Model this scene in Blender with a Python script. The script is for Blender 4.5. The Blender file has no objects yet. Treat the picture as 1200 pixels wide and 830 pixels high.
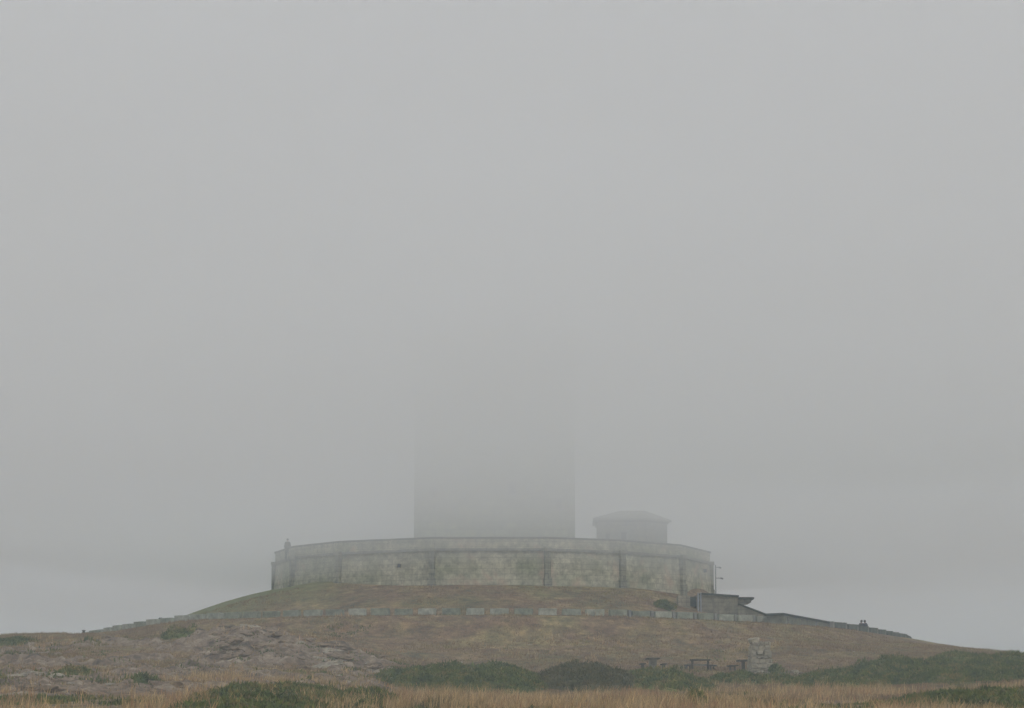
import bpy, bmesh, math, random
import numpy as np
from mathutils import Vector, Matrix

random.seed(7)
rng = np.random.default_rng(7)
R = math.radians
S = bpy.context.scene
COL = S.collection

# ------------------------------------------------------------------ camera model (for laying out real positions)
F = 3080.0                    # focal length in pixels of a 1200 px wide frame
PITCH = math.atan((880.0 - 415.0) / F)
CT, ST = math.cos(PITCH), math.sin(PITCH)
def P(px, py, Y):
    u = (px - 600.0) / F; v = (415.0 - py) / F
    t = Y / (CT - v * ST)
    return Vector((u * t, Y, (ST + v * CT) * t))
def zat(py, Y):
    v = (415.0 - py) / F
    return (ST + v * CT) * Y / (CT - v * ST)

# ------------------------------------------------------------------ numpy value noise
def _hash(ix, iy, seed):
    h = (ix.astype(np.int64) * 374761393 + iy.astype(np.int64) * 668265263 + seed * 974634777) & 0xffffffff
    h = ((h ^ (h >> 13)) * 1274126177) & 0xffffffff
    h = h ^ (h >> 16)
    return (h & 0xffff) / 65535.0
def vnoise(x, y, s, seed=0):
    x = np.asarray(x, float) / s; y = np.asarray(y, float) / s
    ix = np.floor(x); iy = np.floor(y); fx = x - ix; fy = y - iy
    fx = fx * fx * (3 - 2 * fx); fy = fy * fy * (3 - 2 * fy)
    a = _hash(ix, iy, seed); b = _hash(ix + 1, iy, seed); c = _hash(ix, iy + 1, seed); d = _hash(ix + 1, iy + 1, seed)
    return (a + (b - a) * fx) * (1 - fy) + (c + (d - c) * fx) * fy
def fbm(x, y, s, seed=0, oct=4, gain=.5):
    t = 0; a = 1; n = 0
    for k in range(oct):
        t = t + a * (vnoise(x, y, s, seed + k * 17) - .5); n += a; a *= gain; s *= .5
    return t / n * 2
def ss(a, b, x):
    t = np.clip((x - a) / (b - a), 0, 1); return t * t * (3 - 2 * t)

# ------------------------------------------------------------------ terrain
CX, CY = -1.6, 220.0          # centre of the terrace
RW = 18.15                     # terrace wall radius
RR = 34.3                     # radius of the ring of stone blocks
Ys = [0, 30, 50, 70, 90, 110, 130, 145, 155, 168, 176, 186, 200, 215, 235, 260, 300]
cols = {
 -700: [0,0,868,856,843,832,820,812,808,802,800,798,796,796,806,825,850],
 -100: [0,0,862,846,830,816,803,792,784,772,764,756,751,749,760,785,815],
 0:    [0,0,862,845,830,815,800,788,780,766,757,749,745.5,748,759,784,812],
 100:  [0,0,862,845,830,815,801,788,779,765,755,747,744,748,758,782,812],
 200:  [0,0,862,845,830,816,803,791,781,766,754,741,738,746,756,780,810],
 300:  [0,0,862,845,831,818,806,797,788,766,749,731,727,733,748,775,806],
 400:  [0,0,862,845,832,821,810,801,794,778,757,727,724,732,748,775,806],
 500:  [0,0,862,846,833,823,813,805,797,785,763,725,722,731,748,775,806],
 600:  [0,0,862,846,834,824,814,806,798,787,766,725,722,731,748,775,806],
 800:  [0,0,862,846,834,824,814,806,799,788,768,730,726,733,748,775,806],
 950:  [0,0,862,846,834,824,814,806,800,789,770,747,742,750,760,782,811],
 1050: [0,0,862,846,834,823,812,802,794,782,771,758,750,748,759,783,812],
 1130: [0,0,862,846,833,821,809,798,790,779,771,763,759,760,770,790,818],
 1200: [0,0,862,846,832,819,806,796,790,780,774,770,767.5,768,778,798,824],
 1330: [0,0,862,846,832,820,808,800,796,790,787,785,784,786,796,815,836],
 1900: [0,0,868,856,846,838,830,824,820,817,815,814,815,818,826,840,855]}
pxs = sorted(cols)
gY = np.arange(0, 301, 1.0); gP = np.arange(-700, 1901, 10.0)
T0 = np.array([np.interp(gY, Ys, cols[p]) for p in pxs])               # [col, Y]
T1 = np.array([np.interp(gP, pxs, T0[:, j]) for j in range(len(gY))])  # [Y, px]
# convert to heights
v_ = (415.0 - T1) / F
Z1 = (ST + v_ * CT) * gY[:, None] / (CT - v_ * ST)
near = np.array([np.full(len(gP), -1.6)])
for j, Y in enumerate(gY):
    if Y < 50:
        t = Y / 50.0; Z1[j] = -1.6 * (1 - t) + Z1[50] * t
def blur(A, ax, w):
    k = np.exp(-0.5 * (np.arange(-3 * w, 3 * w + 1) / w) ** 2); k /= k.sum(); r = 3 * w
    A = np.pad(A, [(r, r) if a == ax else (0, 0) for a in (0, 1)], mode='edge')
    return np.apply_along_axis(lambda m: np.convolve(m, k, 'valid'), ax, A)
Z2 = blur(blur(Z1, 0, 3), 1, 3)
def front(x, y):
    yc = np.clip(y, 1.0, 299.0); px = np.clip(600 + F * x / np.maximum(yc, 25), -699, 1899)
    i = np.clip(yc, 0, 299).astype(int); fi = yc - i
    q = (px + 700) / 10.0; j = np.clip(q.astype(int), 0, len(gP) - 2); fj = q - j
    i1 = np.minimum(i + 1, 300)
    z = (Z2[i, j] * (1 - fj) + Z2[i, j + 1] * fj) * (1 - fi) + (Z2[i1, j] * (1 - fj) + Z2[i1, j + 1] * fj) * fi
    # the slopes run down to low ground and the sea beyond
    d = np.maximum(0, np.hypot(x - CX, y - CY) - 75)
    low = np.where(y > 200, ss(0, 110, np.maximum(0, y - 255)), 0)
    z = z * (1 - low) + (-9) * low
    return z
def ringlevel(x):
    return np.interp(x, [-34, -32, -29.4, -27, -23, -15, 4, 16, 25, 29, 33], [8.6, 8.7, 8.9, 9.12, 9.36, 9.4, 9.38, 9.17, 8.94, 8.66, 8.5])
def rockmask(x, y):
    px = 600 + F * x / np.maximum(y, 25)
    m = np.zeros_like(px)
    def blob(cx, cy, rx, ry, rot=0):
        dx = (px - cx) / rx; dy = (y - cy) / ry + rot * dx
        return np.clip(1.25 - np.sqrt(dx * dx + dy * dy), 0, 1)
    m = np.maximum(m, blob(300, 168, 125, 11, .15))
    m = np.maximum(m, blob(425, 160, 75, 8, .5))
    m = np.maximum(m, blob(440, 122, 28, 24))
    m = np.maximum(m, blob(60, 122, 75, 16))
    m = np.maximum(m, blob(170, 143, 60, 7))
    m = np.maximum(m, blob(30, 176, 50, 5) * .7)
    m = np.maximum(m, blob(940, 163, 75, 5) * .6)
    m = np.maximum(m, blob(1010, 161, 50, 4) * .8)
    n = fbm(x, y * 1.5, 4, 91, 5, .65)
    m = np.maximum(m, .40 * ss(500, 440, px) * ss(104, 112, y) * ss(182, 176, y))
    return np.clip(ss(.25, .5, m * .8 + n * .75) * (m > 0.02), 0, 1)
def ground(x, y):
    x = np.atleast_1d(np.asarray(x, float)); y = np.atleast_1d(np.asarray(y, float))
    z = front(x, y)
    px = 600 + F * x / np.maximum(y, 25)
    z = z + fbm(x, y, 9, 3, 4) * .28 * ss(40, 90, y) + fbm(x, y, 1.6, 5, 2) * .06
    # a rocky swell on the left shoulder
    dx = (px - 290) / 120; dy = (y - 171) / 8.5
    z = z + 0.85 * np.exp(-(dx * dx + dy * dy) * 1.1)
    rm = rockmask(x, y)
    xr = x * .8 + y * .6; yr = -x * .35 + y * .9
    rid = 1 - np.abs(fbm(xr, yr * 1.7, 3.2, 41, 4)) * 2
    blk = np.floor(vnoise(xr, yr * 1.6, 1.3, 77) * 4) / 4
    z = z + rm * (rid * .28 + blk * .16 + fbm(xr, yr * 1.6, 1.3, 55, 4, .75) * .6 - .12)
    # the levelled ring and the grass mound under the terrace
    r = np.hypot(x - CX, y - CY); th = np.abs(np.degrees(np.arctan2(x - CX, -(y - CY)))); ths = np.degrees(np.arctan2(x - CX, -(y - CY)))
    rl = ringlevel(x)
    k = 1 - ss(RR + .9, RR + 5.5, r)
    z = z * (1 - k) + rl * k
    zt = 12.6 + .6 * ss(15, 88, th) + .38 * np.exp(-((ths + 47) / 13) ** 2) - .25 * np.exp(-((ths - 50) / 16) ** 2)
    t = np.clip((r - RW + .3) / (30.2 - RW), 0, 1)
    cutr = ss(39, 50, ths) * (1 - ss(125, 150, ths))
    fall = (t ** 1.25) * (1 - cutr) + (1 - (1 - t) ** 3.4) * cutr
    mound = zt + (rl - zt) * fall + fbm(x, y, 4, 12, 3) * .07 * (1 - t) ** .5
    z = np.where(r < 30.2, np.maximum(mound, rl), z)
    return z
def gz(x, y): return float(ground(x, y)[0])

# ------------------------------------------------------------------ mesh helpers
class MB:
    def __init__(s): s.v = []; s.f = []
    def add(s, v, f):
        o = len(s.v); s.v += [tuple(p) for p in v]; s.f += [[i + o for i in q] for q in f]; return s
    def box(s, c, d, rz=0, rx=0, ry=0):
        M = Matrix.Translation(c) @ Matrix.Rotation(rz, 4, 'Z') @ Matrix.Rotation(rx, 4, 'X') @ Matrix.Rotation(ry, 4, 'Y')
        v = [M @ Vector((a * d[0] / 2, b * d[1] / 2, e * d[2] / 2)) for a in (-1, 1) for b in (-1, 1) for e in (-1, 1)]
        return s.add(v, [[0, 1, 3, 2], [4, 6, 7, 5], [0, 4, 5, 1], [2, 3, 7, 6], [0, 2, 6, 4], [1, 5, 7, 3]])
    def prism(s, pts, z0, z1):
        n = len(pts)
        v = [(x, y, z0) for x, y in pts] + [(x, y, z1) for x, y in pts]
        return s.add(v, [list(range(n))[::-1], list(range(n, 2 * n))] + [[i, (i + 1) % n, n + (i + 1) % n, n + i] for i in range(n)])
    def band(s, pin, pout, z0, z1, top_off=0):       # open or closed strip of wall between two polylines
        n = len(pin)
        v = [(x, y, z0) for x, y in pin] + [(x, y, z0) for x, y in pout] + [(x, y, z1) for x, y in pin] + [(x, y, z1) for x, y in pout]
        f = []
        for i in range(n - 1):
            a, b = i, i + 1
            f += [[a, b, n + b, n + a], [2 * n + a, 3 * n + a, 3 * n + b, 2 * n + b], [n + a, n + b, 3 * n + b, 3 * n + a], [a, 2 * n + a, 2 * n + b, b]]
        f += [[0, n, 3 * n, 2 * n], [n - 1, 3 * n - 1, 4 * n - 1, 2 * n - 1]]
        return s.add(v, f)
    def tube(s, pts, r, n=8):
        rings = []
        for i, p in enumerate(pts):
            p = Vector(p); a = Vector(pts[max(i - 1, 0)]); b = Vector(pts[min(i + 1, len(pts) - 1)])
            d = (b - a).normalized(); q = d.to_track_quat('Z', 'Y'); rr = r[i] if isinstance(r, (list, tuple)) else r
            rings.append([p + q @ Vector((math.cos(2 * math.pi * k / n) * rr, math.sin(2 * math.pi * k / n) * rr, 0)) for k in range(n)])
        v = [p for g in rings for p in g]
        f = [[i * n + k, i * n + (k + 1) % n, (i + 1) * n + (k + 1) % n, (i + 1) * n + k] for i in range(len(pts) - 1) for k in range(n)]
        f += [list(range(n))[::-1], list(range((len(pts) - 1) * n, len(pts) * n))]
        return s.add(v, f)
    def mesh(s, name, mat, bevel=0, rough=0, smooth=False):
        me = bpy.data.meshes.new(name); me.from_pydata(s.v, [], s.f)
        bm = bmesh.new(); bm.from_mesh(me)
        bmesh.ops.recalc_face_normals(bm, faces=bm.faces)
        if bevel: bmesh.ops.bevel(bm, geom=list(bm.edges), offset=bevel, segments=2, affect='EDGES', profile=.6)
        if rough:
            for q in bm.verts: q.co += Vector((random.uniform(-1, 1), random.uniform(-1, 1), random.uniform(-1, 1))) * rough
        uv = bm.loops.layers.uv.new('UVMap')
        for f in bm.faces:
            n = f.normal
            if abs(n.z) > .8:
                for l in f.loops: l[uv].uv = (l.vert.co.x, l.vert.co.y)
            else:
                t = Vector((-n.y, n.x, 0)).normalized()
                for l in f.loops: l[uv].uv = (l.vert.co.dot(t), l.vert.co.z)
            f.smooth = smooth
        bm.to_mesh(me); bm.free(); me.materials.append(mat); return me
def link(name, me, parent=None, loc=(0, 0, 0), rz=0):
    o = bpy.data.objects.new(name, me); COL.objects.link(o); o.location = loc; o.rotation_euler = (0, 0, rz)
    if parent: o.parent = parent
    return o
def tag(o, label, cat, group=None, kind=None):
    if label: o['label'] = label
    if cat: o['category'] = cat
    if group: o['group'] = group
    if kind: o['kind'] = kind
    return o
def structure(o): o['kind'] = 'structure'; return o
def empty(name, loc, label, cat, group=None, rz=0):
    o = bpy.data.objects.new(name, None); COL.objects.link(o); o.location = loc; o.rotation_euler = (0, 0, rz); o.empty_display_size = .3
    return tag(o, label, cat, group)
def copy_tree(o, parent=None):
    c = o.copy(); COL.objects.link(c)
    if parent is not None: c.parent = parent
    for ch in list(o.children): copy_tree(ch, c)
    return c
def np_mesh(name, V, Fa, mat, smooth=False):
    me = bpy.data.meshes.new(name); V = np.asarray(V, np.float32); Fa = np.asarray(Fa, np.int32)
    nf, k = Fa.shape
    me.vertices.add(len(V)); me.vertices.foreach_set('co', V.ravel())
    me.loops.add(nf * k); me.loops.foreach_set('vertex_index', Fa.ravel())
    me.polygons.add(nf); me.polygons.foreach_set('loop_start', np.arange(0, nf * k, k, dtype=np.int32))
    me.polygons.foreach_set('loop_total', np.full(nf, k, np.int32))
    if smooth: me.polygons.foreach_set('use_smooth', np.ones(nf, bool))
    me.update(calc_edges=True); me.validate(); me.materials.append(mat); return me

# ------------------------------------------------------------------ materials
def mat(name, rough=.9):
    m = bpy.data.materials.new(name); m.use_nodes = True
    b = m.node_tree.nodes['Principled BSDF']; b.inputs['Roughness'].default_value = rough
    b.inputs['Specular IOR Level'].default_value = .25
    return m, m.node_tree, b
def N(nt, t, **kw):
    n = nt.nodes.new(t)
    for k, v in kw.items():
        if k.startswith('i_'): n.inputs[k[2:].replace('_', ' ')].default_value = v
        else: setattr(n, k, v)
    return n
def ramp(nt, fac, stops, interp='LINEAR'):
    r = nt.nodes.new('ShaderNodeValToRGB'); r.color_ramp.interpolation = interp
    e = r.color_ramp.elements
    while len(e) > 1: e.remove(e[-1])
    e[0].position = stops[0][0]; e[0].color = (*stops[0][1], 1)
    for p, c in stops[1:]:
        q = e.new(p); q.color = (*c, 1)
    nt.links.new(fac, r.inputs[0]); return r.outputs[0]
def noise(nt, vec, scale, detail=4, rough=.6, dist=0):
    n = nt.nodes.new('ShaderNodeTexNoise'); n.inputs['Scale'].default_value = scale; n.inputs['Detail'].default_value = detail
    n.inputs['Roughness'].default_value = rough; n.inputs['Distortion'].default_value = dist
    if vec is not None: nt.links.new(vec, n.inputs['Vector'])
    return n.outputs[0]
def mix(nt, fac, a, b, mode='MIX'):
    m = nt.nodes.new('ShaderNodeMix'); m.data_type = 'RGBA'; m.blend_type = mode
    for i, x in ((0, fac), (6, a), (7, b)):
        if isinstance(x, (int, float)): m.inputs[i].default_value = x
        elif isinstance(x, tuple): m.inputs[i].default_value = (*x, 1)
        else: nt.links.new(x, m.inputs[i])
    return m.outputs[2]
def bump(nt, h, b, dist=.05, st=.6):
    n = nt.nodes.new('ShaderNodeBump'); n.inputs['Distance'].default_value = dist; n.inputs['Strength'].default_value = st
    nt.links.new(h, n.inputs['Height']); nt.links.new(n.outputs[0], b.inputs['Normal'])
def geo_pos(nt): return nt.nodes.new('ShaderNodeNewGeometry').outputs['Position']
def mapr(nt, v, a, b, c=0, d=1):
    m = nt.nodes.new('ShaderNodeMapRange'); nt.links.new(v, m.inputs[0])
    for i, x in enumerate((a, b, c, d)): m.inputs[i + 1].default_value = x
    return m.outputs[0]

def masonry(name, c1, c2, mortar, bw=.9, bh=.38, stain=(.10, .11, .07), stain_amt=.5, warm=None):
    m, nt, b = mat(name)
    uv = nt.nodes.new('ShaderNodeUVMap').outputs[0]; pos = geo_pos(nt)
    br = N(nt, 'ShaderNodeTexBrick', i_Scale=1.0); br.inputs['Brick Width'].default_value = bw; br.inputs['Row Height'].default_value = bh
    br.inputs['Mortar Size'].default_value = .022; br.inputs['Mortar Smooth'].default_value = .3; br.inputs['Bias'].default_value = 0
    br.inputs['Color1'].default_value = (*c1, 1); br.inputs['Color2'].default_value = (*c2, 1); br.inputs['Mortar'].default_value = (*mortar, 1)
    nt.links.new(uv, br.inputs['Vector'])
    big = noise(nt, pos, .35, 5, .6); c = mix(nt, mapr(nt, big, .42, .68, 0, stain_amt), br.outputs[0], stain)
    fine = noise(nt, pos, 2.0, 7, .75)
    c = mix(nt, .75, c, ramp(nt, fine, [(.36, (.3, .3, .3)), (.64, (1.1, 1.1, 1.1))]), 'MULTIPLY')
    st = N(nt, 'ShaderNodeMapping'); st.inputs['Scale'].default_value = (2.2, 2.2, .12); nt.links.new(pos, st.inputs[0])
    streak = noise(nt, st.outputs[0], 1.0, 4, .6)
    c = mix(nt, mapr(nt, streak, .55, .75, 0, .45), c, tuple(x * .45 for x in c1))
    if warm:
        w = noise(nt, pos, .55, 3, .5, .6); c = mix(nt, mapr(nt, w, .56, .7, 0, .5), c, warm)
    nt.links.new(c, b.inputs['Base Color'])
    bump(nt, fine, b, .03, .7); return m
M = {}
M['terrace'] = masonry('terrace masonry', (.62, .58, .43), (.50, .47, .345), (.38, .36, .27), .9, .42, (.20, .235, .11), .6, (.52, .35, .26))
M['pilaster'] = masonry('pilaster stone', (.42, .40, .30), (.33, .315, .24), (.16, .155, .13), .9, .42, (.07, .08, .05), .4)
M['course'] = masonry('string course stone', (.34, .32, .25), (.25, .24, .19), (.08, .08, .075), 1.6, .6, (.08, .09, .06), .5)
M['tower'] = masonry('tower granite', (.32, .345, .19), (.19, .21, .12), (.08, .085, .05), 1.2, .6, (.15, .155, .10), .45)
M['trim'] = masonry('dressed granite', (.34, .33, .30), (.29, .28, .25), (.16, .15, .14), 1.4, .6, (.16, .17, .10), .3)
M['house'] = masonry('guard house plaster', (.27, .27, .21), (.23, .225, .18), (.16, .155, .13), 2.4, .9, (.15, .16, .10), .5)
M['block'] = masonry('pale bench stone', (.50, .50, .41), (.44, .44, .36), (.28, .29, .26), 5, 5, (.24, .30, .20), .5)
M['block2'] = masonry('lichened bench stone', (.37, .385, .30), (.31, .325, .255), (.22, .22, .18), 5, 5, (.18, .21, .12), .6)
M['block3'] = masonry('dark bench stone', (.16, .17, .14), (.13, .14, .115), (.1, .1, .09), 5, 5, (.09, .11, .07), .6)
M['kerb'] = masonry('dark kerb stone', (.075, .085, .065), (.06, .068, .052), (.04, .04, .035), 1.5, .3, (.05, .07, .035), .5)  # much darker than the blocks that stand on the kerb
M['entry'] = masonry('entrance rubble stone', (.40, .35, .26), (.33, .29, .21), (.2, .18, .14), .8, .3, (.15, .15, .10), .5)
M['picnic'] = masonry('picnic table stone', (.13, .11, .085), (.11, .095, .075), (.08, .07, .06), 3, 3, (.09, .10, .06), .5)
M['picnic_leg'] = masonry('picnic pedestal stone', (.42, .39, .32), (.38, .35, .29), (.2, .2, .18), 3, 3, (.22, .22, .15), .4)
M['ruin'] = masonry('ruin granite', (.56, .49, .37), (.44, .39, .29), (.15, .13, .1), 9, 9, (.13, .14, .09), .6, (.32, .30, .24))

def plain(name, c, rough=.8, var=.25, scale=3):
    m, nt, b = mat(name, rough); n = noise(nt, geo_pos(nt), scale, 4)
    nt.links.new(ramp(nt, n, [(.3, tuple(x * (1 - var) for x in c)), (.7, tuple(x * (1 + var) for x in c))]), b.inputs['Base Color']); return m
M['dark'] = plain('dark painted metal', (.03, .033, .035), .6)
M['slab'] = plain('weathered roof slab', (.035, .042, .03), .9)
M['rooftile'] = plain('lichened stone roof', (.20, .20, .16), .9, .2, 1.5)
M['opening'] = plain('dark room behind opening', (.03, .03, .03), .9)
M['grey'] = plain('grey painted frame', (.30, .31, .33), .6, .1)
M['skin'] = plain('skin', (.42, .27, .2), .6, .05)
M['cloth1'] = plain('navy jacket', (.03, .035, .055), .9, .15)
M['cloth2'] = plain('dark trousers', (.03, .03, .032), .9, .15)
M['cloth3'] = plain('charcoal coat', (.05, .05, .052), .9, .15)
M['hair'] = plain('brown hair', (.04, .028, .02), .7, .2)
M['paving'] = plain('ring path gravel', (.27, .25, .22), .95, .2, 6)
M['trunk'] = plain('woody stems', (.09, .07, .05), .9, .3, 8)

def rock_mat(name, base, dark, lich):
    m, nt, b = mat(name)
    pos = geo_pos(nt)
    n1 = noise(nt, pos, 1.1, 6, .65, .4); n2 = noise(nt, pos, 2.8, 7, .75)
    c = ramp(nt, n1, [(.32, dark), (.5, base), (.68, tuple(x * 1.35 for x in base))])
    c = mix(nt, mapr(nt, noise(nt, pos, 2.3, 4, .6), .56, .68, 0, .6), c, lich)
    c = mix(nt, .5, c, ramp(nt, n2, [(.40, (.22, .22, .22)), (.58, (1.15, 1.12, 1.05))]), 'MULTIPLY')
    nt.links.new(c, b.inputs['Base Color']); bump(nt, n2, b, .06, .8); return m
M['rock'] = rock_mat('granite rock', (.26, .19, .125), (.075, .052, .034), (.30, .26, .15))
M['rockpale'] = rock_mat('pale granite rock', (.36, .315, .245), (.16, .135, .10), (.38, .36, .25))

# hill turf
def hill_mat():
    m, nt, b = mat('dry hill turf', .95)
    pos = geo_pos(nt)
    def ncol(scale, stops, detail=5, rough=.6, dist=.3): return ramp(nt, noise(nt, pos, scale, detail, rough, dist), stops)
    c = ncol(.13, [(.32, (.18, .155, .06)), (.43, (.29, .20, .105)), (.51, (.215, .135, .08)), (.59, (.32, .24, .115)), (.70, (.20, .18, .07))])
    grn = noise(nt, pos, .21, 5, .6, .5)
    c = mix(nt, mapr(nt, grn, .52, .66, 0, .6), c, (.10, .105, .05))
    red = noise(nt, pos, .5, 4, .6, .2)
    c = mix(nt, mapr(nt, red, .55, .7, 0, .5), c, (.21, .135, .095))
    f = noise(nt, pos, .9, 10, .82)
    c = mix(nt, .75, c, ramp(nt, f, [(.38, (.2, .2, .18)), (.5, (.8, .8, .78)), (.6, (1.6, 1.5, 1.35))]), 'MULTIPLY')
    # the mound below the terrace: greener on its left flank
    sep = nt.nodes.new('ShaderNodeSeparateXYZ'); nt.links.new(pos, sep.inputs[0])
    gl = nt.nodes.new('ShaderNodeAttribute'); gl.attribute_name = 'green'
    c = mix(nt, mapr(nt, gl.outputs['Fac'], 0, 1, 0, .85), c, mix(nt, .6, (.17, .185, .06), ramp(nt, f, [(.35, (.5, .5, .5)), (.65, (1.2, 1.2, 1.2))]), 'MULTIPLY'))
    # bare rock
    at = nt.nodes.new('ShaderNodeAttribute'); at.attribute_name = 'rock'
    rn = noise(nt, pos, .9, 7, .7, .8); rf = noise(nt, pos, 4, 5, .7)
    rc = ramp(nt, rn, [(.34, (.055, .04, .025)), (.45, (.21, .15, .10)), (.56, (.33, .25, .175)), (.68, (.48, .39, .28))])
    rc = mix(nt, .5, rc, ramp(nt, rf, [(.35, (.35, .35, .35)), (.62, (1.1, 1.1, 1.1))]), 'MULTIPLY')
    c = mix(nt, mapr(nt, at.outputs['Fac'], .25, .6), c, rc)
    nt.links.new(c, b.inputs['Base Color'])
    bump(nt, f, b, .15, .9); return m
M['hill'] = hill_mat()

def blade_mat(name, stops, scale=.22):
    m, nt, b = mat(name, .85)
    pos = geo_pos(nt); g = nt.nodes.new('ShaderNodeNewGeometry')
    n = noise(nt, pos, scale, 5, .65, .4)
    c = ramp(nt, n, stops)
    c = mix(nt, .7, c, ramp(nt, g.outputs['Random Per Island'], [(0, (.5, .5, .5)), (.6, (.95, .95, .95)), (1, (1.5, 1.4, 1.25))]), 'MULTIPLY')
    nt.links.new(c, b.inputs['Base Color'])
    return m
M['straw'] = blade_mat('tall dry grass', [(.33, (.15, .13, .05)), (.42, (.42, .28, .125)), (.50, (.60, .44, .23)), (.57, (.38, .20, .10)), (.64, (.54, .40, .19)), (.74, (.17, .17, .06))])
M['short'] = blade_mat('short dry grass', [(.32, (.17, .155, .055)), (.42, (.31, .22, .11)), (.5, (.24, .15, .085)), (.58, (.36, .265, .125)), (.68, (.21, .19, .07)), (.78, (.14, .15, .055))], .3)
M['gorse'] = blade_mat('gorse foliage', [(.30, (.032, .045, .006)), (.43, (.075, .105, .014)), (.52, (.125, .155, .025)), (.60, (.22, .18, .05)), (.75, (.26, .19, .06))], .75)
M['heather'] = blade_mat('heather foliage', [(.30, (.035, .040, .010)), (.45, (.085, .085, .022)), (.6, (.13, .105, .036)), (.75, (.07, .085, .02))], .75)

# ------------------------------------------------------------------ hill
xs = np.concatenate([np.linspace(-460, -70, 40), np.arange(-69, -42, .6), np.arange(-42, 44, .3), np.arange(44, 69.1, .6), np.linspace(70, 460, 40)])
ys = np.concatenate([np.linspace(-60, 48, 20), np.arange(50, 110, .8), np.arange(110, 186, .28), np.arange(186, 215, .4), np.arange(215, 262, 1.2), np.linspace(264, 520, 36)])
X, Yg = np.meshgrid(xs, ys)
Zg = ground(X.ravel(), Yg.ravel())
nx, ny = len(xs), len(ys)
V = np.stack([X.ravel(), Yg.ravel(), Zg], 1)
i = np.arange(ny - 1)[:, None] * nx + np.arange(nx - 1)[None, :]
Fq = np.stack([i, i + 1, i + nx + 1, i + nx], -1).reshape(-1, 4)
me = np_mesh('hill', V, Fq, M['hill'], True)
a = me.attributes.new('rock', 'FLOAT', 'POINT'); a.data.foreach_set('value', rockmask(X.ravel(), Yg.ravel()).astype(np.float32))
ths = np.degrees(np.arctan2(X.ravel() - CX, -(Yg.ravel() - CY))); rr = np.hypot(X.ravel() - CX, Yg.ravel() - CY)
grn = (ss(-25, -52, ths) if False else 1 - ss(-55, -22, ths + 10 * fbm(X.ravel(), Yg.ravel(), 5, 9))) * (rr < 31) * (rr > 16)
pxx = 600 + F * X.ravel() / np.maximum(Yg.ravel(), 25)
grn = np.maximum(grn, .8 * np.exp(-((pxx - 150) / 90) ** 2 - ((Yg.ravel() - 181) / 5) ** 2))
a = me.attributes.new('green', 'FLOAT', 'POINT'); a.data.foreach_set('value', grn.astype(np.float32))
structure(link('hill', me))

# ring path inside the stone blocks and its dark outer kerb
def arc(r, a0, a1, n, rx=None):
    return [(CX + r * math.sin(R(t)), CY - r * math.cos(R(t))) for t in np.linspace(a0, a1, n)]
angs = np.linspace(-178, 178, 140)
v = []; f = []
for k, t in enumerate(angs):
    for r in (30.6, RR + .5):
        x, y = CX + r * math.sin(R(t)), CY - r * math.cos(R(t)); v.append((x, y, ringlevel(x) + .02))
for k in range(len(angs) - 1): f.append([2 * k, 2 * k + 1, 2 * k + 3, 2 * k + 2])
structure(link('path', MB().add(v, f).mesh('path', M['paving'])))
kb = MB()
for k in range(len(angs) - 1):
    p = [(CX + r * math.sin(R(t)), CY - r * math.cos(R(t))) for r, t in ((RR - .28, angs[k]), (RR - .28, angs[k + 1]), (RR + .42, angs[k + 1]), (RR + .42, angs[k]))]
    z0 = float(ringlevel(p[0][0]))
    kb.prism(p, z0 - .45, float(ringlevel((p[0][0] + p[1][0]) / 2)) + .06)
structure(link('kerb', kb.mesh('kerb', M['kerb'])))

# ring of stone blocks
def block_mesh(m):
    b = MB(); b.box((0, 0, .25), (1.28, .45, .5)); return b.mesh('stone_block', m, bevel=.03, rough=.008)
bm_pale, bm_lich, bm_dark = block_mesh(M['block']), block_mesh(M['block2']), block_mesh(M['block3'])
step = 1.70 / RR
post_me = MB().box((0, 0, .27), (.2, .3, .54)).mesh('stone_post', M['trim'], bevel=.02)
nb = 0; t = -math.radians(84)
k = 0
while t < math.radians(87):
    x, y = CX + RR * math.sin(t), CY - RR * math.cos(t)
    pale = random.random() < .42 and -1.1 < t < .62
    pxb_ = 600 + F * x / y
    if 893 < pxb_ < 976: t += step; continue
    if pxb_ > 735:
        tm = t - step / 2; xm, ym_ = CX + RR * math.sin(tm), CY - RR * math.cos(tm)
        tag(link('stone_post', post_me, None, (xm, ym_, float(ringlevel(xm)) + .04), tm), 'narrow pale post set between two stone blocks on the right half of the ring', 'post', 'narrow pale posts on the right half of the ring')
    tw = 0
    o = link('stone_block', bm_dark if pxb_ > 900 else bm_pale if pale else bm_lich, None, (x, y, float(ringlevel(x)) + .045), t + random.uniform(-.015, .015))
    o.scale = (random.uniform(.95, 1.03), 1, random.uniform(.94, 1.06))
    if pxb_ > 900: tag(o, 'dark weathered stone block in the right end of the ring past the entrance block', 'stone block', 'low stone blocks ringing the mound')
    elif pale: tag(o, 'bright pale stone block in the low ring of blocks below the grass mound', 'stone block', 'low stone blocks ringing the mound')
    else: tag(o, 'dull greenish grey stone block in the low ring of blocks below the grass mound', 'stone block', 'low stone blocks ringing the mound')
    t += step; k += 1

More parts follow.
